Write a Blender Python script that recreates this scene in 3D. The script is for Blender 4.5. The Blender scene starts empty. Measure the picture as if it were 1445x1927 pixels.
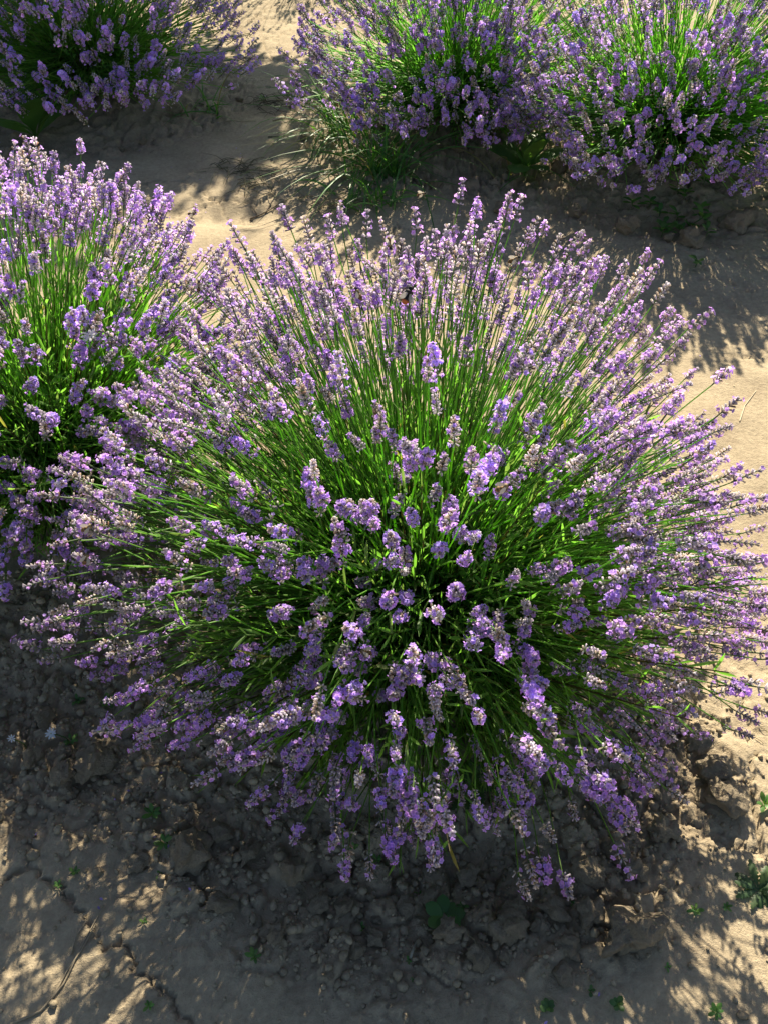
import bpy, math, random
import numpy as np
from mathutils import Vector, Quaternion, Matrix

R = math.radians
SC = bpy.context.scene
COL = SC.collection

# ------------------------------------------------------------------ camera
CAM_H, PITCH, VFOV = 1.40, 45.0, 60.1
cam_d = bpy.data.cameras.new('camera')
cam = bpy.data.objects.new('camera', cam_d)
COL.objects.link(cam)
cam.location = (0, 0, CAM_H)
cam.rotation_euler = (R(90 - PITCH), 0, 0)
cam_d.sensor_fit = 'VERTICAL'
cam_d.angle = R(VFOV)
cam_d.clip_start = 0.02
cam_d.clip_end = 500
SC.camera = cam

# ------------------------------------------------------------------ light
SUN_EL, SUN_AZ = 36.5, 6.0           # azimuth measured from +Y towards +X
w = bpy.data.worlds.new('World')
SC.world = w
w.use_nodes = True
nt = w.node_tree
sky = nt.nodes.new('ShaderNodeTexSky')
sky.sky_type = 'NISHITA'
sky.sun_disc = False
sky.sun_elevation = R(SUN_EL)
sky.sun_rotation = R(SUN_AZ)
nt.links.new(sky.outputs[0], nt.nodes['Background'].inputs[0])
nt.nodes['Background'].inputs[1].default_value = 0.05
sd = bpy.data.lights.new('sun', 'SUN')
sd.energy = 5.0
sd.angle = R(0.53)
sd.color = (1.0, 0.90, 0.72)
so = bpy.data.objects.new('sun', sd)
COL.objects.link(so)
sdir = Vector((math.sin(R(SUN_AZ)) * math.cos(R(SUN_EL)), math.cos(R(SUN_AZ)) * math.cos(R(SUN_EL)), math.sin(R(SUN_EL))))
so.rotation_euler = sdir.to_track_quat('Z', 'Y').to_euler()
so.location = sdir * 20
SC.view_settings.view_transform = 'Standard'
SC.view_settings.look = 'None'
SC.view_settings.gamma = 1
SC.view_settings.exposure = 1.3
SC.render.engine = 'CYCLES'
SC.cycles.max_bounces = 8
SC.cycles.transmission_bounces = 4
SC.cycles.diffuse_bounces = 4

# ------------------------------------------------------------------ helpers
FPX = 963.5 / math.tan(R(VFOV / 2))
def ray(px, py):
    a = R(PITCH)
    x, y = (px - 722.5) / FPX, (963.5 - py) / FPX
    f = Vector((0, math.cos(a), -math.sin(a)))
    u = Vector((0, math.sin(a), math.cos(a)))
    return f + u * y + Vector((1, 0, 0)) * x
def at(px, py, z=0.0):                # point of the pixel's ray at height z
    d = ray(px, py)
    t = (z - CAM_H) / d.z
    return Vector((d.x * t, d.y * t, z))

def hash2(ix, iy, s):
    n = (ix.astype(np.int64) * 374761393 + iy.astype(np.int64) * 668265263 + s * 1442695041) & 0xFFFFFFFF
    n = ((n ^ (n >> 13)) * 1274126177) & 0xFFFFFFFF
    n = ((n ^ (n >> 15)) * 2246822519) & 0xFFFFFFFF
    return ((n ^ (n >> 16)) & 0xFFFFFF) / float(0xFFFFFF)
def vnoise(x, y, s):
    ix, iy = np.floor(x), np.floor(y)
    fx, fy = x - ix, y - iy
    fx = fx * fx * (3 - 2 * fx); fy = fy * fy * (3 - 2 * fy)
    a = hash2(ix, iy, s); b = hash2(ix + 1, iy, s); c = hash2(ix, iy + 1, s); d = hash2(ix + 1, iy + 1, s)
    return (a * (1 - fx) + b * fx) * (1 - fy) + (c * (1 - fx) + d * fx) * fy
def fbm(x, y, s, o=4):
    t = 0; a = .5
    for k in range(o):
        t = t + a * vnoise(x, y, s + k * 17); x = x * 2.03 + 5.1; y = y * 2.03 + 1.7; a *= .5
    return t
def voro(x, y, s):                    # F1, F2, cell value
    ix, iy = np.floor(x), np.floor(y)
    f1 = np.full(x.shape, 9.); f2 = np.full(x.shape, 9.); cv = np.zeros(x.shape)
    for dx in (-1, 0, 1):
        for dy in (-1, 0, 1):
            cx, cy = ix + dx, iy + dy
            px = cx + hash2(cx, cy, s); py = cy + hash2(cx, cy, s + 7)
            d = np.hypot(px - x, py - y)
            m = d < f1
            f2 = np.where(m, f1, np.minimum(f2, d))
            cv = np.where(m, hash2(cx, cy, s + 13), cv)
            f1 = np.where(m, d, f1)
    return f1, f2, cv
def sstep(a, b, x):
    t = np.clip((x - a) / (b - a), 0, 1)
    return t * t * (3 - 2 * t)

def mk_mesh(name, V, Q=None, T=None, col=None, smooth=False, mat=None):
    V = np.asarray(V, np.float32).reshape(-1, 3)
    me = bpy.data.meshes.new(name)
    Q = np.zeros((0, 4), np.int32) if Q is None else np.asarray(Q, np.int32).reshape(-1, 4)
    T = np.zeros((0, 3), np.int32) if T is None else np.asarray(T, np.int32).reshape(-1, 3)
    me.vertices.add(len(V)); me.vertices.foreach_set('co', V.ravel())
    loops = np.concatenate([Q.ravel(), T.ravel()])
    me.loops.add(len(loops)); me.loops.foreach_set('vertex_index', loops)
    tot = np.concatenate([np.full(len(Q), 4, np.int32), np.full(len(T), 3, np.int32)])
    st = np.concatenate([[0], np.cumsum(tot)[:-1]]).astype(np.int32) if len(tot) else tot
    me.polygons.add(len(tot)); me.polygons.foreach_set('loop_start', st); me.polygons.foreach_set('loop_total', tot)
    if smooth: me.polygons.foreach_set('use_smooth', np.ones(len(tot), bool))
    if col is not None:
        ca = me.color_attributes.new('Col', 'FLOAT_COLOR', 'POINT')
        c4 = np.ones((len(V), 4), np.float32); c4[:, :3] = np.asarray(col, np.float32).reshape(-1, 3)
        ca.data.foreach_set('color', c4.ravel())
    me.update(calc_edges=True)
    if mat: me.materials.append(mat)
    return me

class MB:                             # collects verts / quads / tris / colours
    def __init__(s): s.V = []; s.Q = []; s.T = []; s.C = []; s.n = 0
    def add(s, V, Q=None, T=None, C=(1, 1, 1)):
        V = np.asarray(V, float).reshape(-1, 3)
        C = np.asarray(C, float)
        if C.ndim == 1: C = np.tile(C, (len(V), 1))
        s.V.append(V); s.C.append(C)
        if Q is not None and len(Q): s.Q.append(np.asarray(Q).reshape(-1, 4) + s.n)
        if T is not None and len(T): s.T.append(np.asarray(T).reshape(-1, 3) + s.n)
        s.n += len(V)
    def arrays(s):
        return (np.concatenate(s.V), np.concatenate(s.Q) if s.Q else np.zeros((0, 4), int),
                np.concatenate(s.T) if s.T else np.zeros((0, 3), int), np.concatenate(s.C))
    def mesh(s, name, mat, smooth=False):
        V, Q, T, C = s.arrays()
        return mk_mesh(name, V, Q, T, C, smooth, mat)

def obj(name, me, parent=None, loc=(0, 0, 0), quat=None, scale=1.0):
    o = bpy.data.objects.new(name, me)
    COL.objects.link(o)
    o.location = loc
    if quat is not None:
        o.rotation_mode = 'QUATERNION'; o.rotation_quaternion = quat
    o.scale = (scale,) * 3 if not isinstance(scale, tuple) else scale
    if parent is not None: o.parent = parent
    return o
def tag(o, label=None, cat=None, group=None, kind=None):
    if label: o['label'] = label
    if cat: o['category'] = cat
    if group: o['group'] = group
    if kind: o['kind'] = kind
    return o

def frame(d):                         # two unit vectors across d
    d = d / (np.linalg.norm(d) + 1e-12)
    a = np.array([0, 0, 1.]) if abs(d[2]) < .9 else np.array([1., 0, 0])
    u = np.cross(a, d); u /= np.linalg.norm(u)
    return u, np.cross(d, u)
def tube(mb, P, rad, n=5, C=(1, 1, 1), cap=False):
    P = np.asarray(P, float); k = len(P)
    rad = np.broadcast_to(np.asarray(rad, float), (k,))
    tg = np.gradient(P, axis=0)
    u, v = frame(tg[0] if k < 3 else P[-1] - P[0])
    a = np.arange(n) * 2 * math.pi / n
    ring = np.cos(a)[:, None] * u + np.sin(a)[:, None] * v
    V = (P[:, None, :] + rad[:, None, None] * ring[None]).reshape(-1, 3)
    i = np.arange(k - 1)[:, None] * n; j = np.arange(n)[None]; j2 = (j + 1) % n
    Q = np.stack([i + j, i + j2, i + n + j2, i + n + j], -1).reshape(-1, 4)
    C = np.asarray(C, float)
    if C.ndim == 2: C = np.repeat(C, n, 0)
    T = None
    if cap: T = [[(k - 1) * n, (k - 1) * n + q, (k - 1) * n + q + 1] for q in range(1, n - 1)]
    mb.add(V, Q, T, C)
def ribbon(mb, P, wid, side, fold=0.0, C=(1, 1, 1)):   # leaf blade: two strips meeting at a midrib
    P = np.asarray(P, float); k = len(P)
    wid = np.asarray(wid, float)[:, None]
    tg = np.gradient(P, axis=0); tg /= np.linalg.norm(tg, axis=1)[:, None] + 1e-12
    s = np.asarray(side, float); s = s - (tg @ s)[:, None] * tg
    s /= np.linalg.norm(s, axis=1)[:, None] + 1e-12
    nn = np.cross(s, tg)
    V = np.stack([P - s * wid + nn * wid * fold, P, P + s * wid + nn * wid * fold], 1).reshape(-1, 3)
    i = np.arange(k - 1)[:, None] * 3; j = np.arange(2)[None]
    Q = np.stack([i + j, i + j + 1, i + j + 4, i + j + 3], -1).reshape(-1, 4)
    C = np.asarray(C, float)
    if C.ndim == 2: C = np.repeat(C, 3, 0)
    mb.add(V, Q, None, C)

# ------------------------------------------------------------------ materials
def plant_mat(name, transl=0.4, rough=0.55, spec=0.35, tint=(1, 1, 1), sat=1.0, rvar=0.25, hvar=0.02, boost=1.3):
    m = bpy.data.materials.new(name); m.use_nodes = True
    t = m.node_tree; t.nodes.clear(); N = t.nodes.new; L = t.links.new
    out = N('ShaderNodeOutputMaterial')
    at_ = N('ShaderNodeAttribute'); at_.attribute_name = 'Col'
    oi = N('ShaderNodeObjectInfo')
    mr = N('ShaderNodeMapRange'); mr.inputs[3].default_value = 1 - rvar; mr.inputs[4].default_value = 1 + rvar
    L(oi.outputs['Random'], mr.inputs[0])
    m2 = N('ShaderNodeMath'); m2.operation = 'MULTIPLY'; m2.inputs[1].default_value = 7.31; L(oi.outputs['Random'], m2.inputs[0])
    m3 = N('ShaderNodeMath'); m3.operation = 'FRACT'; L(m2.outputs[0], m3.inputs[0])
    mh = N('ShaderNodeMapRange'); mh.inputs[3].default_value = .5 - hvar; mh.inputs[4].default_value = .5 + hvar
    L(m3.outputs[0], mh.inputs[0])
    hs = N('ShaderNodeHueSaturation'); hs.inputs['Saturation'].default_value = sat
    L(at_.outputs['Color'], hs.inputs['Color']); L(mr.outputs[0], hs.inputs['Value']); L(mh.outputs[0], hs.inputs['Hue'])
    p = N('ShaderNodeBsdfPrincipled'); p.inputs['Roughness'].default_value = rough
    p.inputs['Specular IOR Level'].default_value = spec
    L(hs.outputs[0], p.inputs['Base Color'])
    tr = N('ShaderNodeBsdfTranslucent')
    mx = N('ShaderNodeMix'); mx.data_type = 'RGBA'; mx.blend_type = 'MULTIPLY'; mx.inputs[0].default_value = 1
    L(hs.outputs[0], mx.inputs[6]); mx.inputs[7].default_value = (tint[0] * boost, tint[1] * boost, tint[2] * boost, 1)
    L(mx.outputs[2], tr.inputs[0])
    ms = N('ShaderNodeMixShader'); ms.inputs[0].default_value = transl
    L(p.outputs[0], ms.inputs[1]); L(tr.outputs[0], ms.inputs[2]); L(ms.outputs[0], out.inputs[0])
    return m
M_FLOWER = plant_mat('lavender_flower', .46, .55, .35, (1.0, .96, 1.0), boost=1.5, rvar=.22, hvar=.015)
M_LEAF = plant_mat('lavender_leaf', .5, .5, .35, (.98, 1.35, .42), boost=2.1, rvar=.1, hvar=.01)
M_STEM = plant_mat('lavender_stem', .5, .5, .35, (1.05, 1.3, .4), boost=2.0, rvar=.15, hvar=.01)
M_WEED = plant_mat('weed_leaf', .4, .45, .4, (1.0, 1.2, .35), boost=1.5, rvar=.15, hvar=.015)
M_STRAW = plant_mat('dry_straw', .1, .7, .2, rvar=.2, hvar=.01)
M_INSECT = plant_mat('insect_body', .03, .6, .3, rvar=.1, hvar=.0)

def soil_mat(name, dark, light, scale=1.0, bump=.5, bd=.006):
    m = bpy.data.materials.new(name); m.use_nodes = True
    t = m.node_tree; N = t.nodes.new; L = t.links.new
    p = t.nodes['Principled BSDF']; p.inputs['Roughness'].default_value = .95; p.inputs['Specular IOR Level'].default_value = .12
    tc = N('ShaderNodeTexCoord')
    src = tc.outputs['Object']
    n1 = N('ShaderNodeTexNoise'); n1.inputs['Scale'].default_value = 5 * scale; n1.inputs['Detail'].default_value = 8; n1.inputs['Roughness'].default_value = .65
    n2 = N('ShaderNodeTexNoise'); n2.inputs['Scale'].default_value = 90 * scale; n2.inputs['Detail'].default_value = 6; n2.inputs['Roughness'].default_value = .7
    n3 = N('ShaderNodeTexNoise'); n3.inputs['Scale'].default_value = 420 * scale; n3.inputs['Detail'].default_value = 3
    for n in (n1, n2, n3): L(src, n.inputs['Vector'])
    a = N('ShaderNodeMath'); a.operation = 'MULTIPLY_ADD'; a.inputs[1].default_value = .55; L(n2.outputs[0], a.inputs[0]); 
    b = N('ShaderNodeMath'); b.operation = 'MULTIPLY'; b.inputs[1].default_value = .55; L(n1.outputs[0], b.inputs[0]); L(b.outputs[0], a.inputs[2])
    cr = N('ShaderNodeValToRGB'); cr.color_ramp.elements[0].position = .36; cr.color_ramp.elements[1].position = .72
    cr.color_ramp.elements[0].color = (*dark, 1); cr.color_ramp.elements[1].color = (*light, 1)
    L(a.outputs[0], cr.inputs[0])
    at_ = N('ShaderNodeAttribute'); at_.attribute_name = 'Col'
    mx = N('ShaderNodeMix'); mx.data_type = 'RGBA'; mx.blend_type = 'MULTIPLY'; mx.inputs[0].default_value = 1
    L(cr.outputs[0], mx.inputs[6]); L(at_.outputs['Color'], mx.inputs[7])
    L(mx.outputs[2], p.inputs['Base Color'])
    s = N('ShaderNodeMath'); s.operation = 'MULTIPLY_ADD'; s.inputs[1].default_value = .35
    L(n3.outputs[0], s.inputs[0]); L(n2.outputs[0], s.inputs[2])
    bp = N('ShaderNodeBump'); bp.inputs['Strength'].default_value = bump; bp.inputs['Distance'].default_value = bd
    L(s.outputs[0], bp.inputs['Height']); L(bp.outputs[0], p.inputs['Normal'])
    return m
M_SOIL = soil_mat('dry_soil', (.25, .195, .13), (.49, .405, .27), bump=.7)
M_CRUMB = soil_mat('crumb_soil', (.26, .205, .14), (.49, .405, .27), bump=.7)
M_CLOD = soil_mat('clod_soil', (.26, .21, .145), (.50, .41, .285), scale=.10, bump=.7, bd=.05)

# ------------------------------------------------------------------ layout
BUSH = dict(main=(0.065, 1.06), left=(-0.73, 1.46), r1=(0.29, 3.60), r2=(1.02, 3.27), l2=(-1.22, 3.88), l3=(-1.98, 4.25),
            r3=(1.95, 3.1), b1=(-.45, 6.1), b2=(.45, 5.75))
CEN = np.array(list(BUSH.values()))

def clod_mask(x, y):
    m = np.zeros_like(x)
    for cx, cy in CEN:
        d = np.hypot(x - cx, (y - cy))
        m = np.maximum(m, sstep(.74, .56, d))
    # the loose earth between the two near bushes
    m = np.maximum(m, sstep(.42, .25, np.hypot((x + .62) * .8, y - .98)))
    n = fbm(x * 5, y * 5, 31)
    # trodden crust on the open right-hand side
    m = m * (1 - .75 * sstep(.48, .68, x - .25 * (y - 1)) * sstep(2.0, 1.5, y))
    return np.clip(m * sstep(.22, .5, n + .22 * m), 0, 1)
def ground_h(x, y):
    x = np.asarray(x, float); y = np.asarray(y, float)
    h = .03 * (fbm(x * 1.3, y * 1.3, 3) - .5) + .012 * (fbm(x * 6, y * 6, 5) - .5)
    h = h * sstep(9, 6, np.abs(x) + np.abs(y - 2) * .6)
    for cx, cy in CEN:
        d = np.hypot(x - cx, y - cy)
        h = h + .05 * sstep(.6, .1, d)
    # worked furrow in front of the near bush and a foot print on the path
    h = h - .035 * np.exp(-(((x - .13) / .16) ** 2 + ((y - .60) / .06) ** 2))
    h = h - .03 * np.exp(-(((x + .47) / .16) ** 2 + ((y - 2.83) / .09) ** 2))
    h = h - .025 * np.exp(-(((x + .45) / .14) ** 2 + ((y - 3.75) / .1) ** 2))
    m = clod_mask(x, y)
    wx = x + .02 * (vnoise(x * 30, y * 30, 51) - .5); wy = y + .02 * (vnoise(x * 30, y * 30, 52) - .5)
    f1, f2, cv = voro(wx / .055, wy / .055, 61)
    g1, g2, gv = voro(wx / .021, wy / .021, 71)
    rel = .022 * cv * sstep(0, .2, f2 - f1) + .013 * gv * sstep(0, .22, g2 - g1) + .012 * (fbm(x * 22, y * 22, 81) - .5)
    h = h + m * (rel - .010)
    # shrinkage cracks in the crust
    qx = x + .10 * (fbm(x * 5, y * 5, 91) - .5) + .05 * (fbm(x * 28, y * 28, 93) - .5) + .012 * (vnoise(x * 120, y * 120, 95) - .5)
    qy = y + .10 * (fbm(x * 5, y * 5, 92) - .5) + .05 * (fbm(x * 28, y * 28, 94) - .5) + .012 * (vnoise(x * 120, y * 120, 96) - .5)
    c1, c2, _ = voro(qx / .33, qy / .33, 101)
    keep = sstep(.42, .56, fbm(x * 2.7, y * 2.7, 111))
    h = h - .012 * keep * (1 - m) * sstep(.026, .004, c2 - c1)
    d1, d2, _ = voro(qx / .12, qy / .12, 121)
    keep2 = sstep(.5, .62, fbm(x * 3.1 + 9, y * 3.1, 131))
    h = h - .006 * keep2 * (1 - m) * sstep(.07, .015, d2 - d1)
    # fine crumb relief everywhere
    h = h + .004 * (1 - .5 * m) * (fbm(x * 45, y * 45, 141, 3) - .45) * sstep(.35, .6, fbm(x * 4, y * 4, 151))
    return h
def gz(x, y): return float(ground_h(np.array([x]), np.array([y]))[0])

def axis(segs, lo, hi, grow=1.35):
    a = [segs[0][0]]
    for s, e, st in segs:
        n = max(1, int(round((e - s) / st)))
        a += list(s + (np.arange(n) + 1) * (e - s) / n)
    st = segs[-1][2]; up = []; v = a[-1]
    while v < hi: st *= grow; v += st; up.append(v)
    st = segs[0][2]; dn = []; v = a[0]
    while v > lo: st *= grow; v -= st; dn.append(v)
    return np.array(dn[::-1] + a + up)
gx = axis([(-2.3, -1.1, .018), (-1.1, -.70, .009), (-.70, .70, .005), (.70, 1.1, .010), (1.1, 2.2, .02)], -120, 120)
gy = axis([(.25, 1.15, .0045), (1.15, 2.0, .012), (2.0, 3.1, .009), (3.1, 5.4, .016)], -120, 160)
GX, GY = np.meshgrid(gx, gy)
x, y = GX.ravel(), GY.ravel()
z = ground_h(x, y)
nx, ny = len(gx), len(gy)
i = (np.arange(ny - 1)[:, None] * nx + np.arange(nx - 1)[None]).ravel()
Q = np.stack([i, i + 1, i + nx + 1, i + nx], -1)
m = clod_mask(x, y)[:, None]
gc = np.array([1., 1., 1.]) * (1 - m) + np.array([.88, .87, .88]) * m
gr = mk_mesh('ground', np.stack([x, y, z], -1), Q, None, gc, True, M_SOIL)
tag(obj('ground', gr), kind='structure')

# ------------------------------------------------------------------ lavender spikes
def spike_arrays(seed, lod):
    rs = np.random.RandomState(seed)
    mb = MB()
    L = rs.uniform(.030, .050); nw = rs.randint(5, 8)
    openp = [.05, .09, .12, .16, .2, .24, .28, .32, .37, .43, .5, .6][seed % 12]
    zs = list(np.linspace(0, L * .93, nw) + rs.uniform(-.001, .001, nw))
    if rs.rand() < .45: zs = [-.014 - rs.uniform(0, .012)] + zs
    base = np.array([.47, .44, .48]) * rs.uniform(.75, 1.1)
    fade = rs.choice([.15, .3, .5])
    pet = np.array([.55, .355, .86]) * rs.uniform(.85, 1.15)
    tube(mb, [[0, 0, zs[0] - .004], [0, 0, L * .55], [0, 0, L]], [.0013, .0013, .0008], 4, (.16, .22, .10))
    for k, zz in enumerate(zs):
        f = max(0, zz) / L
        n = {0: rs.randint(8, 11), 1: rs.randint(6, 9), 2: rs.randint(5, 7)}[lod]
        if zz < 0: n = max(3, n - 3)
        if f > .85: n = max(4, n - 2)
        a0 = rs.uniform(0, 6.28)
        for q in range(n):
            a = a0 + q * 6.283 / n + rs.uniform(-.22, .22)
            tilt = R(74 - 44 * f + rs.uniform(-14, 14))
            d = np.array([math.cos(a) * math.sin(tilt), math.sin(a) * math.sin(tilt), math.cos(tilt)])
            cl = rs.uniform(.0072, .0094) * (1 - .22 * f)
            p0 = np.array([0, 0, zz]) + d * .0012
            p1 = p0 + d * cl * .55; p2 = p0 + d * cl + np.array([0, 0, .0008])
            cb = (base if rs.rand() > fade else np.array([.46, .41, .35]) if rs.rand() < .75 else np.array([.28, .2, .14])) * rs.uniform(.75, 1.2)
            cc = np.array([cb * np.array([.85, 1.05, .7]), cb, np.minimum(cb * 1.35 + .06, .75)])
            r0 = rs.uniform(.9, 1.1) * (1.35 if lod == 2 else 1.0)
            if lod == 0: tube(mb, [p0, p1, p2], np.array([.0007, .00155, .0014]) * r0, 5, cc, True)
            elif lod == 1: tube(mb, [p0, p2], np.array([.0010, .0017]) * r0, 3, cc[1:], True)
            else:
                uu, vv = frame(d); rr_ = .0017 * r0
                mb.add([p0, p2 + uu * rr_, p2 - uu * rr_ * .5 + vv * rr_ * .87, p2 - uu * rr_ * .5 - vv * rr_ * .87], None, [[0, 1, 2], [0, 2, 3], [0, 3, 1], [1, 3, 2]], np.array([cc[0], cc[2], cc[2], cc[2]]))
            if rs.rand() < openp * (1.0 if f < .9 else .7):
                dd = d + rs.uniform(-.25, .25, 3); dd /= np.linalg.norm(dd)
                u, v = frame(dd)
                c = p2 + dd * .0022
                pc = pet * rs.uniform(.75, 1.25); pc = pc * np.array([rs.uniform(.9, 1.15), 1, 1])
                if lod < 1: tube(mb, [p2 - dd * .001, c], [.0008, .0011], 3, pc * .8)
                rr = rs.uniform(.0034, .0048) * (1.25 if lod == 2 else 1)
                nl = 5 if lod < 2 else 4
                V = []; T = []; C = []
                b0 = rs.uniform(0, 6.28)
                for l in range(nl):
                    b = b0 + l * 6.283 / nl
                    e = math.cos(b) * u + math.sin(b) * v
                    s = -math.sin(b) * u + math.cos(b) * v
                    w_ = rr * (.46 if lod < 2 else .6)
                    cup = rs.uniform(.0, .5)
                    kk = len(V)
                    V += [c - dd * .0004, c + e * rr * .62 + s * w_ + dd * rr * .2 * cup, c + e * rr + dd * rr * cup, c + e * rr * .62 - s * w_ + dd * rr * .2 * cup]
                    T += [[kk, kk + 1, kk + 2], [kk, kk + 2, kk + 3]]
                    C += [pc * .75, pc * 1.05, pc * 1.15, pc * 1.05]
                mb.add(V, None, T, np.array(C))
    return mb.arrays()
NVAR = 18
SPK = {}
for lod in (0, 1, 2):
    SPK[lod] = [spike_arrays(100 + v, lod) for v in range(NVAR)]
SPK_ME = {lod: [mk_mesh('flower_spike', *SPK[lod][v][:3], SPK[lod][v][3], False, M_FLOWER) for v in range(NVAR)] for lod in (0, 1, 2)}

def quat_mat(d, spin):
    q = Vector(d).to_track_quat('Z', 'Y') @ Quaternion((0, 0, 1), spin)
    return q
def join_spikes(items, lod, mat):     # items: (pos, quat, scale, variant)
    V = []; Q = []; T = []; C = []; n = 0
    rs = np.random.RandomState(5)
    for p, q, s, v in items:
        a = SPK[lod][v]
        m = np.array(q.to_matrix())
        V.append(a[0] @ m.T * s + np.asarray(p)); Q.append(a[1] + n); T.append(a[2] + n)
        C.append(a[3] * rs.uniform(.8, 1.2)); n += len(a[0])
    return mk_mesh('flower_spikes', np.concatenate(V), np.concatenate(Q), np.concatenate(T), np.concatenate(C), False, mat)

def dirv(th, ph): return np.array([math.sin(th) * math.cos(ph), math.sin(th) * math.sin(ph), math.cos(th)])

def leaf(mb, p, d, L, wd, rs, seg=3):
    d = d / np.linalg.norm(d)
    u, v = frame(d)
    a = rs.uniform(0, 6.28)
    side = math.cos(a) * u + math.sin(a) * v
    bend = np.cross(side, d) * L * rs.uniform(-.25, .25) + np.array([0, 0, -1]) * L * rs.uniform(0, .12)
    t = np.linspace(0, 1, seg + 1)
    P = p + d * (L * t)[:, None] + bend * (t ** 2)[:, None]
    if seg >= 3: wid = wd * np.interp(t, [0, .25, .65, .9, 1], [.5, .85, 1, .65, .05])
    else: wid = wd * np.array([.6, 1, .05])[:seg + 1]
    g = rs.uniform(.75, 1.3)
    c = np.array([.125, .24, .065]) * g
    if rs.rand() < .15: c = np.array([.14, .18, .09]) * g
    if rs.rand() < .02: c = np.array([.25, .2, .08])
    ribbon(mb, P, wid, side, .35, c)

TIPS = {}
def make_bush(key, label, seed, n_spk, lod, Rt=.60, zb=.06, n_shoot=330, lean=(0, 0), parts=True, stem_parts=False, seg=3, top=1.08, thmax=74, crown=.5, front=1.0, back=.04, cat='lavender bush', leafw=1.0, upr=0.0, corner=0.0, face=1.0, fs=1.0, fol=1.0):
    rs = np.random.RandomState(seed)
    cx, cy = BUSH[key]
    gz0 = gz(cx, cy) - .01
    root = bpy.data.objects.new('lavender_bush', None)
    COL.objects.link(root); root.location = (cx, cy, gz0); root.empty_display_size = .1
    tag(root, label, cat, 'lavender bushes planted in rows')
    # stems grow in loose sprays
    ends = []
    while len(ends) < n_spk:
        c = rs.uniform(math.cos(R(thmax)), 1)          # even over the dome, fuller skirt
        th = math.acos(c); ph = rs.uniform(0, 6.283)
        if rs.rand() > crown + (1 - crown) * sstep(R(12), R(48), th): continue
        if math.sin(ph) > -.15 and rs.rand() > face: continue
        if front < 1 and rs.rand() > 1 - (1 - front) * max(0, -math.sin(ph)) * sstep(R(12), R(26), th) * sstep(R(62), R(50), th): continue
        lob = 1 + .05 * math.sin(3 * ph + seed) * math.sin(th) + .05 * math.sin(5 * ph + 2 * seed)
        k = rs.choice([1, 2, 3, 4, 5, 6], p=[.48, .28, .14, .06, .03, .01])
        Lc = Rt * lob * (rs.uniform(.9, 1.06) if rs.rand() < .72 + .2 * math.sin(ph) else rs.uniform(.72, .92))
        for j in range(k):
            t2 = th + rs.normal(0, .07); p2 = ph + rs.normal(0, .08) / max(.3, math.sin(th))
            t2 = abs(t2)
            if t2 > R(thmax + 8): continue
            L = Lc * rs.normal(1, .05 - .02 * sstep(R(50), R(75), t2)) * (1 + (top - 1) * math.cos(t2)) * (1 + back * math.sin(p2) * math.sin(t2))
            if math.sin(p2) < 0: L *= 1 + corner * abs(math.sin(2 * p2)) * sstep(R(40), R(65), t2)
            ends.append((t2, p2, L))
    ends = ends[:n_spk]
    spk = []
    for th, ph, L in ends:
        d = dirv(th, ph)
        p0 = np.array([math.cos(ph + rs.normal(0, .5)), math.sin(ph + rs.normal(0, .5)), 0]) * .17 * math.sin(th) * rs.uniform(.1, 1.3) + np.array([0, 0, zb + .12 * rs.rand()])
        tip = d * L + np.array([0, 0, zb])
        tip[2] = max(tip[2], .10 + .1 * rs.rand())
        mid = p0 + (tip - p0) * .5 + np.array([0, 0, 1]) * L * (.02 + (.10 - .2 * upr) * math.sin(th)) * rs.uniform(-.2, 1.6) + rs.normal(0, .024, 3)
        t = np.linspace(0, 1, 7)[:, None]
        P = (1 - t) ** 2 * p0 + 2 * t * (1 - t) * mid + t ** 2 * tip
        tang = P[-1] - P[-2]; tang = tang / np.linalg.norm(tang)
        hd = tang + np.array([0, 0, 1]) * (rs.uniform(-.05, .5) + upr) * math.sin(th) + rs.normal(0, .13, 3)
        spk.append((P, hd / np.linalg.norm(hd), fs * rs.uniform(.85, 1.22), rs.randint(NVAR), rs.uniform(0, 6.28)))
    TIPS[key] = [np.array([cx, cy, gz0]) + q[0][-1] + q[1] * .02 for q in spk]
    camp = np.array([0, 0, CAM_H]) - np.array([cx, cy, gz0])
    order = sorted(range(len(spk)), key=lambda q: np.linalg.norm(spk[q][0][-1] - camp))
    npart = min(300, len(spk)) if parts else 0
    stems = MB(); rest = []
    sc_ = lambda: np.array([.16, .27, .07]) * rs.uniform(.75, 1.3)
    for rank, q in enumerate(order):
        P, hd, s, v, spin = spk[q]
        P = np.vstack([P, P[-1] + hd * .004])
        rad = np.linspace(.0015, .0010, len(P)) * (1.0 if lod < 2 else 1.25)
        quat = quat_mat(hd, spin)
        if rank < npart:
            if stem_parts:
                b = MB(); tube(b, P - P[0], rad, 4, sc_())
                so_ = obj('stem', b.mesh('stem', M_STEM, True), root, P[0])
                obj('flower_spike', SPK_ME[lod][v], so_, P[-1] - P[0], quat, s)
            else:
                tube(stems, P[::2] if lod == 2 else P, rad[::2] if lod == 2 else rad, 3 if lod == 2 else 4, sc_())
                obj('flower_spike', SPK_ME[lod][v], root, P[-1], quat, s)
        else:
            tube(stems, P[::2] if lod else P, rad[::2] if lod else rad, 3, sc_())
            rest.append((P[-1], quat, s, v))
    if stems.n: tag(obj('stems', stems.mesh('stems', M_STEM, True), root), kind='stuff')
    if rest: tag(obj('flower_spikes', join_spikes(rest, max(1, lod), M_FLOWER), root), kind='stuff')
    # leafy shoots: the grey-green cushion
    fo = MB(); tw = MB()
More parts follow.
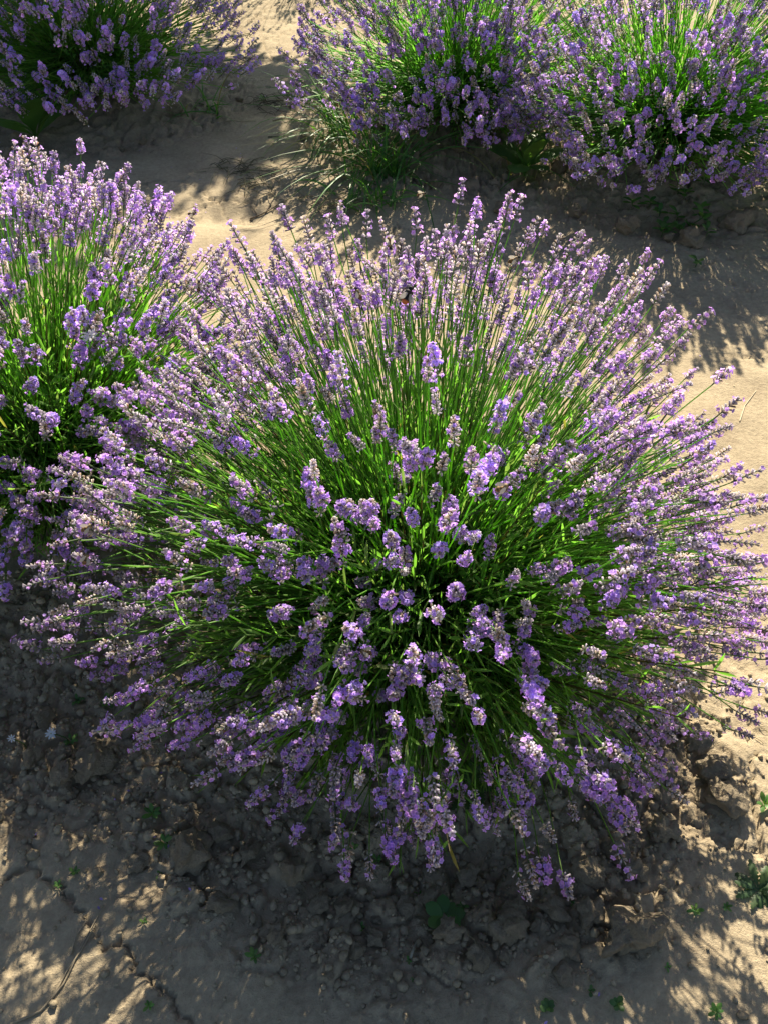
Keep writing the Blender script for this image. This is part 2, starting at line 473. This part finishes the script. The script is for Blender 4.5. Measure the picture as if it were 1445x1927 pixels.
    for k in range(n_shoot):
        th = math.acos(rs.uniform(math.cos(R(86)), 1)); ph = rs.uniform(0, 6.283)
        d = dirv(th, ph) + rs.normal(0, .14, 3)
        ln = fol * Rt * (rs.uniform(.30, .72) if rs.rand() < .55 else rs.uniform(.58, .84)) * (1 - .36 * sstep(R(50), R(82), th)) * (1 - .08 * max(0, math.sin(ph)) * math.sin(th))
        p0 = np.array([math.cos(ph), math.sin(ph), 0]) * .16 * math.sin(th) * rs.rand() + np.array([0, 0, .04])
        e = p0 + d * ln; e[2] = max(e[2], .03)
        s0 = p0 + (e - p0) * rs.uniform(.2, .4)
        tube(tw, [p0, s0, e], [.003, .0022, .001], 3, np.array([.12, .10, .055]) * rs.uniform(.7, 1.2) if rs.rand() < .6 else (.09, .14, .05))
        dn = (e - s0); ll = np.linalg.norm(dn); dn = dn / ll
        u, v = frame(dn)
        nl = rs.randint(7, 11)
        for q in range(nl):
            f = (q + .5) / nl
            a0 = (q % 2) * 1.57 + rs.uniform(-.4, .4)
            for o_ in (0, math.pi):
                sd_ = math.cos(a0 + o_) * u + math.sin(a0 + o_) * v
                ld = dn * rs.uniform(.8, 1.4) + sd_ * rs.uniform(.4, .9) + np.array([0, 0, .2])
                leaf(fo, s0 + dn * ll * f, ld, rs.uniform(.028, .056), rs.uniform(.0016, .0030) * leafw, rs, seg)
    tag(obj('foliage', fo.mesh('foliage', M_LEAF, False), root), kind='stuff')
    tag(obj('woody_twigs', tw.mesh('woody_twigs', M_STEM, True), root), kind='stuff')
    return root

make_bush('main', 'biggest lavender bush, fully sunlit, with a bright green centre, before the clods', 11, 1620, 0, Rt=.56, thmax=84, fs=.84, corner=.07, stem_parts=True, n_shoot=1550, front=1.0, crown=.85, top=1.08, back=.10)
make_bush('left', 'lavender bush crowding the flank of the biggest bush, a white flower in it', 22, 860, 0, Rt=.545, n_shoot=800, top=.98, fs=.92, crown=.75)
FAR = dict(seg=2, leafw=1.3, thmax=92, upr=.55, crown=.7, top=.9, face=.2, fs=1.08, fol=.9)
make_bush('r1', 'lavender bush with long grass growing at its foot, beside the bare path', 33, 840, 2, n_shoot=440, Rt=.65, **FAR)
make_bush('r2', 'backlit lavender bush with small weeds on the shaded soil before it', 44, 960, 2, n_shoot=470, Rt=.71, **FAR)
make_bush('l2', 'dark bluish lavender bush in shade across the path from the grassy one', 55, 900, 2, n_shoot=440, Rt=.70, **FAR)
make_bush('l3', 'shaded lavender bush at the end of the row behind a broad-leaved weed', 66, 440, 2, n_shoot=320, Rt=.66, **FAR)
bk = make_bush('b1', 'lavender bush of the next row beyond the end of the path', 77, 240, 2, parts=False, n_shoot=200, seg=2, leafw=1.3, Rt=.64)
for key in ('b2', 'r3'):
    c = bk.copy(); COL.objects.link(c); c.location = (*BUSH[key], gz(*BUSH[key]) - .01); c.rotation_euler = (0, 0, len(key) + BUSH[key][0] * 3)
    c['label'] = {'b2': 'lavender bush of the next row behind the grassy one', 'r3': 'lavender bush next in row after the one with weeds before it'}[key]
    for ch in bk.children:
        k = ch.copy(); COL.objects.link(k); k.parent = c

# ------------------------------------------------------------------ tree added out of view, crown shaped to shade far-left bushes and path
def added_shade_tree(loc, rad, zc, label, seed, nleaf=15000):
    rs = np.random.RandomState(seed); g = gz(*loc)
    r = bpy.data.objects.new('added_shade_tree', None); COL.objects.link(r); r.location = (*loc, g); tag(r, label, 'tree')
    b = MB(); t = np.linspace(0, 1, 8)[:, None]
    tube(b, np.array([0, 0, -.03]) + np.array([.05, .02, zc + .2]) * t + .02 * np.sin(t * 6), np.linspace(.04, .018, 8), 8, (.16, .12, .08))
    tips = []
    for k in range(60):
        d = rs.normal(0, 1, 3); d /= np.linalg.norm(d); d *= rs.uniform(.55, 1) * np.array(rad)
        e = np.array([0, 0, zc]) + d; s0 = np.array([.03, .01, max(.4, zc - rad[2] * rs.uniform(.2, 1))])
        tube(b, [s0, (s0 + e) / 2 + rs.normal(0, .05, 3), e], [.012, .007, .003], 4, (.15, .12, .08)); tips.append((s0, e))
    obj('trunk', b.mesh('trunk', M_STEM, True), r)
    f = MB()
    for k in range(nleaf):
        s0, e = tips[rs.randint(60)]; p = s0 + (e - s0) * rs.uniform(.35, 1.05) + rs.normal(0, .11, 3)
        d = rs.normal(0, 1, 3) + np.array([0, 0, -.3]); leaf(f, p, d, rs.uniform(.07, .11), rs.uniform(.02, .03), rs, 2)
    tag(obj('crown', f.mesh('crown', M_LEAF), r), kind='stuff')
added_shade_tree((-1.05, 6.15), (1.25, .6, .62), 2.0, 'unseen leafy tree added to shade the dark bluish lavender bush', 5)

# ------------------------------------------------------------------ clods and crumbs of earth
def icosphere(sub):
    import bmesh
    bm = bmesh.new(); bmesh.ops.create_icosphere(bm, subdivisions=sub, radius=1)
    V = np.array([v.co[:] for v in bm.verts]); T = np.array([[v.index for v in f.verts] for f in bm.faces]); bm.free()
    return V, T
def clod_arrays(seed, sub):
    rs = np.random.RandomState(seed); V, T = icosphere(sub)
    r = np.ones(len(V))
    for k in range(16):                # broken facets
        n = rs.normal(0, 1, 3); n /= np.linalg.norm(n); h = rs.uniform(.55, .95)
        dt = V @ n
        r = np.where(dt > 1e-3, np.minimum(r, h / np.maximum(dt, 1e-3)), r)
    p = V * r[:, None]
    o = rs.uniform(0, 50)
    for f, a in ((2.2, .32), (5, .22), (10, .14), (19, .07)):
        nn = (vnoise(p[:, 0] * f + o, p[:, 1] * f + p[:, 2] * f * .7, seed) + vnoise(p[:, 2] * f + o, p[:, 0] * f - p[:, 1] * f * .6, seed + 3)) - 1
        p = p * (1 + a * nn)[:, None]
    p = p * np.array([1, rs.uniform(.7, 1), rs.uniform(.55, .85)])
    return p, T
CLOD = [clod_arrays(900 + k, 4) for k in range(10)]
CLOD_ME = [mk_mesh('soil_clod', p, None, T, np.full((len(p), 3), 1.0), True, M_CLOD) for p, T in CLOD]
rs = np.random.RandomState(77)
def clod(x, y, r, label, group, k=None, sink=.08):
    z = gz(x, y) + r * (.5 - sink)
    o = obj('soil_clod', CLOD_ME[rs.randint(10) if k is None else k], None, (x, y, z), Quaternion((0, 0, 1), rs.uniform(0, 6.28)) @ Quaternion((1, 0, 0), rs.uniform(-.4, .4)), r)
    return tag(o, label, 'clod', group)
BIG = [(1190, 1757, 92, 'largest clod of earth, boulder shaped, striped with sunlight'), (1108, 1716, 52, None), (1045, 1712, 42, None), (1000, 1620, 52, None),
       (965, 1705, 45, None), (955, 1742, 52, None), (1105, 1640, 46, None), (1195, 1632, 42, None), (357, 1597, 64, 'rounded clod of earth beside a green seedling, apart from the crumbs'),
       (640, 1655, 46, None), (548, 1640, 40, None), (705, 1757, 34, None), (842, 1752, 46, None), (180, 1430, 62, None), (118, 1462, 42, None), (62, 1422, 36, None),
       (1345, 1448, 56, None), (1366, 1500, 62, None), (1310, 1396, 44, None), (1140, 1520, 50, None), (1250, 1560, 46, None), (1160, 1600, 40, None), (1075, 1775, 40, None),
       (250, 1360, 44, None), (410, 1560, 40, None), (470, 1600, 36, None), (600, 1700, 34, None), (880, 1640, 36, None), (1060, 1830, 36, None), (900, 1800, 34, None), (760, 1700, 36, None),
       (1385, 422, 48, None), (1300, 452, 40, None), (1180, 430, 34, None), (792, 336, 22, None), (817, 346, 18, None), (1080, 400, 26, None), (940, 395, 26, None)]
placed = []
for px, py, wpx, lb in BIG:
    p = at(px, py, .01); dist = (p - cam.location).length
    r = wpx / FPX * dist * .66
    far = py < 500
    grp = 'clods before the far bushes' if far else 'large clods before the biggest bush'
    clod(p.x, p.y, r, lb or ('grey-brown clod of earth on the shaded soil before the far bushes' if far else 'large broken clod of dry earth before the biggest bush'), grp)
    placed.append((p.x, p.y, r))
def inview(x, y, mg=.06):
    d = Vector((x, y, 0)) - Vector((0, 0, CAM_H)); a = R(PITCH)
    dep = d.y * math.cos(a) - d.z * math.sin(a); up = d.y * math.sin(a) + d.z * math.cos(a)
    return dep > 0 and abs(d.x) / dep < 722.5 / FPX + mg and abs(up) / dep < 963.5 / FPX + mg
n = 0; tries = 0
while n < 235 and tries < 20000:
    tries += 1
    if rs.rand() < .8: x, y = rs.uniform(-.75, .75), rs.uniform(.36, 1.25)
    else: x, y = rs.uniform(-1.4, 1.5), rs.uniform(2.6, 3.9)
    if not inview(x, y, 0): continue
    if float(clod_mask(np.array([x]), np.array([y]))[0]) < rs.uniform(.35, .9): continue
    r = min(.026, .0085 * math.exp(abs(rs.normal(0, .55))))
    if any((x - a) ** 2 + (y - b) ** 2 < (r + c) ** 2 * .8 for a, b, c in placed): continue
    if y > 2: r *= 1.6
    if y > 2: clod(x, y, r, 'grey-brown clod of earth on the shaded soil before the far bushes', 'clods before the far bushes')
    elif x < -.25: clod(x, y, r, 'small clod of earth in the dark soil between the two near bushes', 'clods between the near bushes')
    else: clod(x, y, r, 'small clod among the loose earth before the biggest bush', 'small clods before the biggest bush')
    placed.append((x, y, r)); n += 1
# the uncountable crumbs
LOWC = [clod_arrays(950 + k, 1) for k in range(8)]
V = []; T = []; C = []; nv = 0; n = 0
cx_ = rs.uniform(-1.7, 1.7, 60000); cy_ = rs.uniform(.3, 4.4, 60000)
cx_[:30000] = rs.uniform(-.75, .75, 30000); cy_[:30000] = rs.uniform(.33, 1.3, 30000)
mk = clod_mask(cx_, cy_)
gh = ground_h(cx_, cy_)
for q in range(60000):
    if mk[q] ** 1.5 * .5 + .03 < rs.rand() or not inview(cx_[q], cy_[q], .02): continue
    r = .0029 * math.exp(abs(rs.normal(0, .65))) * (1 if cy_[q] < 1.6 else 1.9)
    r = min(r, .012)
    p, t = LOWC[rs.randint(8)]
    a = rs.uniform(0, 6.28); m = np.array([[math.cos(a), -math.sin(a), 0], [math.sin(a), math.cos(a), 0], [0, 0, 1]])
    V.append(p @ m.T * r + np.array([cx_[q], cy_[q], gh[q] + r * .3])); T.append(t + nv); nv += len(p); n += 1
    C.append(np.full((len(p), 3), rs.uniform(.75, 1.15)))
    if n >= 8000: break
tag(obj('soil_crumbs', mk_mesh('soil_crumbs', np.concatenate(V), None, np.concatenate(T), np.concatenate(C), False, M_CRUMB)), 'loose crumbs of dry earth scattered round the lavender bushes', 'soil crumbs', kind='stuff')

# ------------------------------------------------------------------ weeds, grass, straws
def blade_mesh(name, L, wd, bend, col, mat, prof=None, fold=.2, seg=8, tip=None, lobes=0, rs=np.random.RandomState(3)):
    b = MB(); t = np.linspace(0, 1, seg + 1)
    P = np.stack([L * t * np.cos(bend * t * .5), 0 * t, L * t * np.sin(bend * (t - .55)) * -.6], -1)
    prof = prof or ([0, .15, .5, .85, 1], [.25, .7, 1, .6, .03])
    wid = wd * np.interp(t, *prof)
    if lobes: wid = wid * (1 - .45 * (np.arange(seg + 1) % 2))
    c = np.array([np.array(col) * (1 if tip is None else (1 - q) + q * np.array(tip)) for q in t])
    ribbon(b, P, wid, (0, 1, 0), fold, c)
    return b.mesh(name, mat, lobes == 0)
G1, G2 = (.11, .22, .07), (.12, .24, .06)
OV = ([0, .12, .3, .55, .8, .95, 1], [.12, .15, .7, 1, .85, .4, .03])
LEAF = {
  'round': [blade_mesh('leaf', 1, .34, .5, G1, M_WEED, OV), blade_mesh('leaf', 1, .30, .8, (.085, .17, .055), M_WEED, OV)],
  'oval': [blade_mesh('leaf', 1, .22, .6, G2, M_WEED, OV), blade_mesh('leaf', 1, .19, .9, (.085, .19, .05), M_WEED, OV)],
  'lobed': [blade_mesh('leaf', 1, .17, .6, (.075, .125, .055), M_WEED, OV, .25, 15, None, 1), blade_mesh('leaf', 1, .19, 1.0, (.07, .13, .05), M_WEED, OV, .25, 13, None, 1)],
  'broad': [blade_mesh('leaf', 1, .20, .7, (.10, .20, .05), M_WEED, OV, .2, 11), blade_mesh('leaf', 1, .24, 1.0, (.08, .17, .045), M_WEED, OV, .2, 11)],
}
def rosette(name, p, n, L, kind, label, cat, group=None, pitch=(10, 45), stem=0.0, seed=0, spread=6.283, az=0):
    rs = np.random.RandomState(seed + 7)
    r = bpy.data.objects.new(name, None); COL.objects.link(r); r.location = (p[0], p[1], gz(p[0], p[1]) - .001)
    tag(r, label, cat, group)
    if stem > 0:
        b = MB(); tube(b, [[0, 0, -.005], [.004, 0, stem * .5], [0, .004, stem]], [.0016, .0013, .001], 5, (.10, .17, .05)); obj('stem', b.mesh('stem', M_WEED, True), r)
    for k in range(n):
        a = az + (k + rs.uniform(-.25, .25)) * spread / n
        h = stem * (rs.uniform(.3, 1) if stem else 0)
        pt = R(rs.uniform(*pitch))
        q = Quaternion((0, 0, 1), a) @ Quaternion((0, 1, 0), -pt)
        obj('leaf', LEAF[kind][rs.randint(2)], r, (0, 0, h + .001), q, L * rs.uniform(.7, 1.15))
    return r
def pxw(px, py, wpx): p = at(px, py, 0); return (p - cam.location).length * wpx / FPX
SEED = [(288, 1532, 7, 34, 'oval'), (312, 1588, 6, 30, 'oval'), (300, 1640, 5, 16, 'oval'), (145, 1315, 6, 26, 'oval'), (205, 1322, 7, 32, 'oval'), (133, 1392, 6, 26, 'oval'),
        (680, 1738, 5, 18, 'oval'), (710, 1618, 5, 22, 'oval'), (805, 1630, 5, 16, 'oval'), (790, 1675, 5, 20, 'oval'), (870, 1700, 6, 20, 'oval'), (668, 1600, 5, 16, 'oval'),
        (768, 1806, 4, 14, 'oval'), (775, 1840, 4, 9, 'oval'), (1020, 1648, 5, 24, 'oval'), (1307, 1713, 6, 24, 'oval'), (1366, 1706, 6, 20, 'oval'), (1076, 1700, 3, 12, 'oval'),
        (1030, 1895, 7, 26, 'round'), (1160, 1890, 6, 26, 'round'), (1110, 1865, 4, 16, 'round'), (1345, 1905, 7, 26, 'oval'), (1255, 1820, 4, 14, 'oval'), (480, 1802, 6, 26, 'oval'),
        (280, 1890, 6, 22, 'oval'), (140, 1640, 5, 20, 'oval'), (110, 1665, 5, 18, 'oval'), (270, 1730, 4, 14, 'oval'), (1210, 1420, 5, 20, 'oval'), (1435, 1515, 6, 36, 'oval'), (495, 185, 6, 18, 'oval')]
for k, (px, py, n, wp, kd) in enumerate(SEED):
    if py < 400: lb, g = 'small grey-green seedling growing on the sunlit path', None
    elif kd == 'round': lb, g = 'low round-leaved seedling flat on the trodden crust', 'round-leaved seedlings'
    elif px < 400 and py < 1450: lb, g = 'small green seedling in the dark soil between the near bushes', 'seedlings between the near bushes'
    else: lb, g = 'tiny green seedling growing among the clods and crust before the biggest bush', 'seedlings before the biggest bush'
    rosette('seedling', at(px, py), n, pxw(px, py, wp) * .62, kd, lb, 'seedling', g, (15, 55), pxw(px, py, wp) * .25, k)
rosette('round_leaved_weed', at(835, 1722), 7, pxw(835, 1722, 38), 'round', 'round-leaved weed with large soft leaves in the furrow among the clods', 'weed', None, (10, 35), .012, 91)
rosette('weed_rosette', at(1428, 1672), 11, pxw(1428, 1672, 54), 'lobed', 'grey-green weed rosette with toothed leaves flat on the crust', 'weed', None, (6, 30), 0, 92)
for k, (px, py) in enumerate([(895, 1500), (930, 1490), (870, 1520)]):
    rosette('feathery_weed', at(px, py), 9, .055, 'lobed', 'feathery bright green weed poking out under the biggest bush', 'weed', 'feathery weeds under the biggest bush', (15, 60), .07, 95 + k)
rosette('broad_leaved_weed', at(72, 275), 6, .24, 'broad', 'tall weed with broad wavy green leaves beside the shaded bush', 'weed', None, (35, 75), .05, 101)
rosette('broad_leaved_weed', at(985, 345), 9, .17, 'broad', 'dark broad-leaved weed in the gap between two far bushes', 'weed', None, (25, 75), .06, 103)
for k in range(16):
    px, py = 1265 + rs.normal(0, 50), 425 + rs.normal(0, 28)
    rosette('seedling', at(px, py), 6, .04, 'oval', 'small seedling in the green patch before the far backlit bush', 'seedling', 'seedling patch before the far bush', (10, 60), .03, 120 + k)

def grass_tuft(px, py, n, L0, L1, label, seed, az=(0, 6.283), wd=.0032, el=(25, 80)):
    rs = np.random.RandomState(seed); p = at(px, py)
    r = bpy.data.objects.new('grass_tuft', None); COL.objects.link(r); r.location = (p.x, p.y, gz(p.x, p.y) - .002)
    tag(r, label, 'grass tuft')
    for k in range(n):
        a = rs.uniform(*az); e = R(rs.uniform(*el)); L = rs.uniform(L0, L1)
        d = np.array([math.cos(a) * math.cos(e), math.sin(a) * math.cos(e), math.sin(e)])
        t = np.linspace(0, 1, 9)[:, None]
        P = d * L * t + np.array([math.cos(a), math.sin(a), 0]) * L * .35 * t ** 2 + np.array([0, 0, -1]) * L * rs.uniform(.15, .75) * t ** 2.4
        P[:, 2] = np.maximum(P[:, 2], .004)
        side = np.array([-math.sin(a), math.cos(a), 0]) + rs.normal(0, .3, 3)
        g = rs.uniform(.7, 1.3); c = np.array([.085, .21, .045]) * g if rs.rand() < .92 else np.array([.26, .22, .10]) * g
        b = MB(); ribbon(b, P, wd * rs.uniform(.7, 1.5) * np.interp(t[:, 0], [0, .3, .7, 1], [.8, 1, .7, .03]), side, .3, c)
        o = np.array([rs.normal(0, .05), rs.normal(0, .04), 0])
        obj('blade', b.mesh('blade', M_WEED, True), r, o)
    return r
grass_tuft(720, 325, 110, .2, .55, 'tall arching grass tuft at the foot of the bush by the path', 201)
grass_tuft(655, 262, 65, .2, .48, 'grass tuft leaning out over the bare path', 202, (1.8, 4.6))
grass_tuft(690, 380, 45, .10, .24, 'short drying grass tuft on the edge of the shaded path', 203)
grass_tuft(985, 335, 12, .18, .34, 'few thin grass blades beside the dark broad-leaved weed', 204)
grass_tuft(385, 215, 22, .10, .26, 'thin grass tuft under the dark bluish bush', 205)

def stalk(label, pts, rad, name='dry_stalk', col=(.36, .30, .20), group=None, forks=()):
    b = MB()
    def path(pp):
        W = [at(*q) for q in pp]
        o = []
        for k in range(len(W) - 1):
            for f in np.linspace(0, 1, 6)[(1 if k else 0):]:
                q = W[k].lerp(W[k + 1], float(f)); o.append([q.x, q.y, gz(q.x, q.y) + rad * 1.1])
        o = np.array(o); z_ = o[:, 2].copy()
        for _ in range(3): z_[1:-1] = np.maximum(z_[1:-1], (z_[:-2] + z_[2:]) / 2)
        o[:, 2] = z_
        return o
    o0 = path(pts); base = o0[0].copy()
    tube(b, o0 - base, np.linspace(rad, rad * .45, len(o0)), 5, col, True)
    for f in forks:
        q = path(f); tube(b, q - base, np.linspace(rad * .8, rad * .3, len(q)), 5, col, True)
    return tag(obj(name, b.mesh(name, M_STRAW, True), None, base), label, 'stalk', group)
stalk('long forked dry stalk lying across the patches of sunlight', [(20, 1925), (75, 1900), (100, 1872), (125, 1825), (150, 1790), (180, 1735)], .0024, forks=[[(100, 1872), (118, 1850), (140, 1805), (165, 1755), (195, 1700)], [(132, 1795), (145, 1755), (168, 1722)]])
stalk('short split straw lying among the clods by the round-leaved weed', [(772, 1800), (785, 1762)], .0026, col=(.42, .38, .28))
stalk('thin grey straw on the shaded soil under the biggest bush', [(1062, 1594), (1108, 1590)], .0013)
stalk('pale curved straw lying on the sunlit ground', [(1390, 795), (1400, 765), (1422, 735)], .0016, col=(.6, .52, .36))
stalk('thin straw among the small crumbs', [(622, 1702), (640, 1683)], .0012)
stalk('thin dry root on the crust near the crack', [(412, 1895), (420, 1885), (432, 1880)], .001)
stalk('dry fallen stalk on the shaded path', [(425, 232), (455, 230), (482, 228)], .0025)
stalk('dark dry twig on the path behind the biggest bush', [(470, 400), (500, 392), (542, 376)], .003, col=(.16, .12, .08), forks=[[(485, 396), (470, 380)], [(500, 392), (512, 378)]])
stalk('curled dead leaf stalk on the path', [(515, 228), (535, 222), (552, 205)], .003, col=(.45, .38, .22))
stalk('dead black twig on the path', [(505, 260), (548, 258)], .002, col=(.14, .11, .08))
def dead_clump(px, py, n, L, label, seed, col):
    rs = np.random.RandomState(seed); p = at(px, py); b = MB()
    for k in range(n):
        a = rs.uniform(0, 6.28); c0 = rs.normal(0, L * .5, 2) * np.array([1, .5]); l = L * rs.uniform(.3, 1)
        t = np.linspace(0, 1, 5); cv = rs.uniform(-1.2, 1.2)
        X = c0[0] + l * (t * np.cos(a + cv * t)); Y = c0[1] + l * (t * np.sin(a + cv * t))
        Z = ground_h(X + p.x, Y + p.y) - gz(p.x, p.y) + .003 + L * .2 * rs.rand() * np.sin(t * 3.1)
        tube(b, np.stack([X, Y, Z], -1), [.0016, .0015, .0012, .001, .0006], 3, np.array(col) * rs.uniform(.6, 1.3))
    tag(obj('dead_grass_clump', b.mesh('dead_grass_clump', M_STRAW), None, (p.x, p.y, gz(p.x, p.y))), label, 'dead grass', None, 'stuff')
dead_clump(455, 325, 45, .12, 'clump of dead grass by the foot print on the shaded path', 1, (.15, .14, .08))
dead_clump(480, 355, 25, .12, 'wisp of dead grass beside the path crack', 2, (.16, .14, .08))
dead_clump(520, 190, 40, .12, 'dark dead grass in the hollow of the sunlit path', 3, (.12, .10, .06))
dead_clump(620, 385, 50, .14, 'dry matted grass between the path and the biggest bush', 4, (.26, .22, .13))

lt = MB(); rl = np.random.RandomState(404)
for k in range(900):
    c0 = CEN[rl.randint(5)]; a = rl.uniform(0, 6.283); d = rl.uniform(.4, .95)
    if k % 3 == 0: x, y = rl.uniform(-1.0, 1.0), rl.uniform(.35, 4.2)
    else: x, y = c0[0] + d * math.cos(a), c0[1] + d * math.sin(a)
    if not inview(x, y, .02): continue
    h = gz(x, y); b_ = rl.uniform(0, 6.283); e = np.array([math.cos(b_), math.sin(b_), rl.uniform(-.1, .2)])
    if k % 2:
        l = rl.uniform(.008, .032); m_ = np.array([x, y, h + .0025]) + e * l * .5 + np.array([rl.normal(0, .002), rl.normal(0, .002), .001])
        tube(lt, [[x, y, h + .0015], m_, np.array([x, y, h + .002]) + e * l], [.0008, .0007, .0004], 3, np.array([.34, .27, .17]) * rl.uniform(.4, 1.2))
    else:
        P = np.array([x, y, h + .002]) + e * np.array([0, .003, .006])[:, None]
        ribbon(lt, P, np.array([.0008, .0018, .0006]), np.cross(e, [0, 0, 1]), .3, np.array([.34, .25, .55]) * rl.uniform(.5, 1.1) if rl.rand() < .7 else (.35, .28, .18))
tag(obj('plant_litter', lt.mesh('plant_litter', M_STRAW)), 'fallen florets and bits of straw scattered on the soil', 'litter', None, 'stuff')

# ------------------------------------------------------------------ small white flowers
def star_flower(pos, ground_xy, npet, L, label, col, tilt, seed):
    rs = np.random.RandomState(seed)
    gx_, gy_ = ground_xy; z0 = gz(gx_, gy_)
    r = bpy.data.objects.new('star_flower', None); COL.objects.link(r); r.location = (gx_, gy_, z0)
    tag(r, label, 'flower', None)
    top = np.array(pos) - np.array([gx_, gy_, z0])
    b = MB(); t = np.linspace(0, 1, 6)[:, None]
    tube(b, top * t + np.array([.008, .0, 0]) * np.sin(t * 3.14), np.linspace(.0012, .0008, 6), 4, (.10, .18, .05)); obj('stem', b.mesh('stem', M_WEED, True), r)
    hq = Vector(tilt).to_track_quat('Z', 'Y')
    pm = blade_mesh('petal', L, L * .17, .5, col, M_PETAL, ([0, .3, .7, .92, 1], [.3, .75, 1, .7, .2]), .15, 5)
    for k in range(npet):
        q = hq @ Quaternion((0, 0, 1), k * 6.283 / npet + rs.uniform(-.1, .1)) @ Quaternion((0, 1, 0), -R(rs.uniform(8, 25)))
        obj('petal', pm, r, top, q, rs.uniform(.88, 1.08))
    V, T = icosphere(1)
    obj('flower_centre', mk_mesh('flower_centre', V * np.array([1, 1, .6]) * L * .16, None, T, np.tile([.5, .5, .25], (len(V), 1)), True, M_PETAL), r, top)
M_PETAL = plant_mat('white_petal', .5, .5, .3, rvar=.04, hvar=0)
p = at(97, 1380, .05); star_flower(p, (p.x + .01, p.y + .02), 10, .011, 'pale blue-white star flower standing over the dark clods', (.72, .78, .86), (0, -.5, 1), 1)
p = at(22, 1390, .05); star_flower(p, (p.x + .005, p.y + .015), 8, .008, 'half-closed small white flower beside the open star flower', (.72, .78, .86), (.5, -.3, 1), 2)
p = at(170, 632, .56); star_flower(p, (p.x + .05, p.y + .12), 8, .015, 'white star flower rising through the lavender', (.9, .9, .88), (.1, -.3, 1), 3)

# ------------------------------------------------------------------ bees
def bee_body(bumble):
    b = MB(); n = 10
    #        x(back to front)      radius           colour
    prof = [(-.0095, .0003), (-.0085, .0016), (-.0068, .0026), (-.005, .0030), (-.0032, .0029), (-.0016, .0021), (-.0006, .0012), (.0003, .0020), (.0018, .0029), (.0034, .0027), (.0046, .0015), (.0052, .0013), (.0060, .0020), (.0072, .0017), (.0080, .0004)]
    cols = []
    for k, (x_, r_) in enumerate(prof):
        if bumble: c = (.42, .12, .03) if x_ < -.006 else (.012, .011, .012)
        elif x_ < -.0006: c = (.30, .17, .05) if k % 2 else (.05, .03, .02)
        elif x_ < .0046: c = (.26, .18, .08)
        else: c = (.03, .025, .02)
        cols.append(c)
    tube(b, [[x_, 0, 0] for x_, _ in prof], [r_ * (1.35 if bumble else 1) for _, r_ in prof], n, np.array(cols), True)
    for sy in (-1, 1): tube(b, [[.0074, sy * .0007, .0008], [.0095, sy * .0018, .0018], [.0108, sy * .0026, .0010]], .00022, 3, (.02, .02, .02))
    return b.mesh('body', M_INSECT, True)
def wing_mesh(sy):
    b = MB(); t = np.linspace(0, 1, 6)[:, None]
    P = np.array([.0018, sy * .0012, .0026]) + np.array([-.0085, sy * .0042, .0018]) * t
    ribbon(b, P, np.array([.0004, .0012, .0018, .0021, .0017, .0003]), (.5, sy * 1, 0), 0, (.62, .58, .50)); return b.mesh('wing', M_WING, True)
def leg_mesh(sy, k):
    b = MB(); x0 = .003 - k * .0014
    tube(b, [[x0, sy * .0015, -.0012], [x0 - (k - 1) * .001, sy * .0045, -.0005], [x0 - (k - 1) * .0026, sy * .0056, -.0045]], [.0004, .0004, .0002], 3, (.05, .03, .02)); return b.mesh('leg', M_INSECT)
M_WING = plant_mat('bee_wing', .6, .3, .5, rvar=0, hvar=0)
BODY = [bee_body(False), bee_body(True)]; WING = {s_: wing_mesh(s_) for s_ in (-1, 1)}; LEG = {(s_, k): leg_mesh(s_, k) for s_ in (-1, 1) for k in range(3)}
def project(p):
    d = Vector(p) - cam.location; a = R(PITCH)
    dep = d.y * math.cos(a) - d.z * math.sin(a); up = d.y * math.sin(a) + d.z * math.cos(a)
    return 722.5 + d.x / dep * FPX, 963.5 - up / dep * FPX
def bee(px, py, key, label, bumble=False, head=(0, .4, 1), scale=1.0, fly=None):
    if fly is not None: p = at(px, py, fly)
    else:
        best = min(TIPS[key], key=lambda q: math.hypot(project(q)[0] - px, project(q)[1] - py) + 60 * (Vector(q) - cam.location).length)
        p = Vector(best) + (cam.location - Vector(best)).normalized() * (.022 if bumble else .016) + Vector((0, 0, .004))
    x_ = Vector(head).normalized(); up = (cam.location - p).normalized() + Vector((.3, 0, .4)); y_ = up.cross(x_).normalized(); z_ = x_.cross(y_)
    q = Matrix((x_, y_, z_)).transposed().to_quaternion()
    r = bpy.data.objects.new('bumblebee' if bumble else 'honeybee', None); COL.objects.link(r); r.location = p; r.rotation_mode = 'QUATERNION'; r.rotation_quaternion = q; r.scale = (scale,) * 3
    tag(r, label, 'bumblebee' if bumble else 'bee', None if bumble else 'bees on the lavender')
    obj('body', BODY[int(bumble)], r)
    for s_ in (-1, 1):
        obj('wing', WING[s_], r)
        for k in range(3): obj('leg', LEG[(s_, k)], r)
bee(757, 600, 'main', 'black bumblebee with an orange tail clinging to a lavender spike', True, (.45, .66, .75), 1.5)
BL = 'brown honeybee feeding on a spike of the biggest lavender bush'
for px, py, hd in [(357, 552, (.1, .66, .75)), (668, 570, (-.5, .66, .75)), (730, 482, (.2, -.6, -.75)), (918, 955, (1, .3, .3)), (172, 1008, (1, .4, .4)), (137, 1068, (.4, .66, .7)), (680, 1243, (-1, .2, .3)), (985, 465, (1, .3, .4))]:
    bee(px, py, 'main', BL, False, hd, 1.2)
bee(383, 388, 'left', 'honeybee on the flower tips of the bush crowding the biggest one', False, (1, .2, .1), 1.1)
bee(90, 672, 'left', 'honeybee low among the spikes near the white star flower', False, (.5, .2, 1), 1.1)
bee(793, 365, None, 'honeybee flying above the biggest bush', False, (1, .2, .2), 1.2, .55)
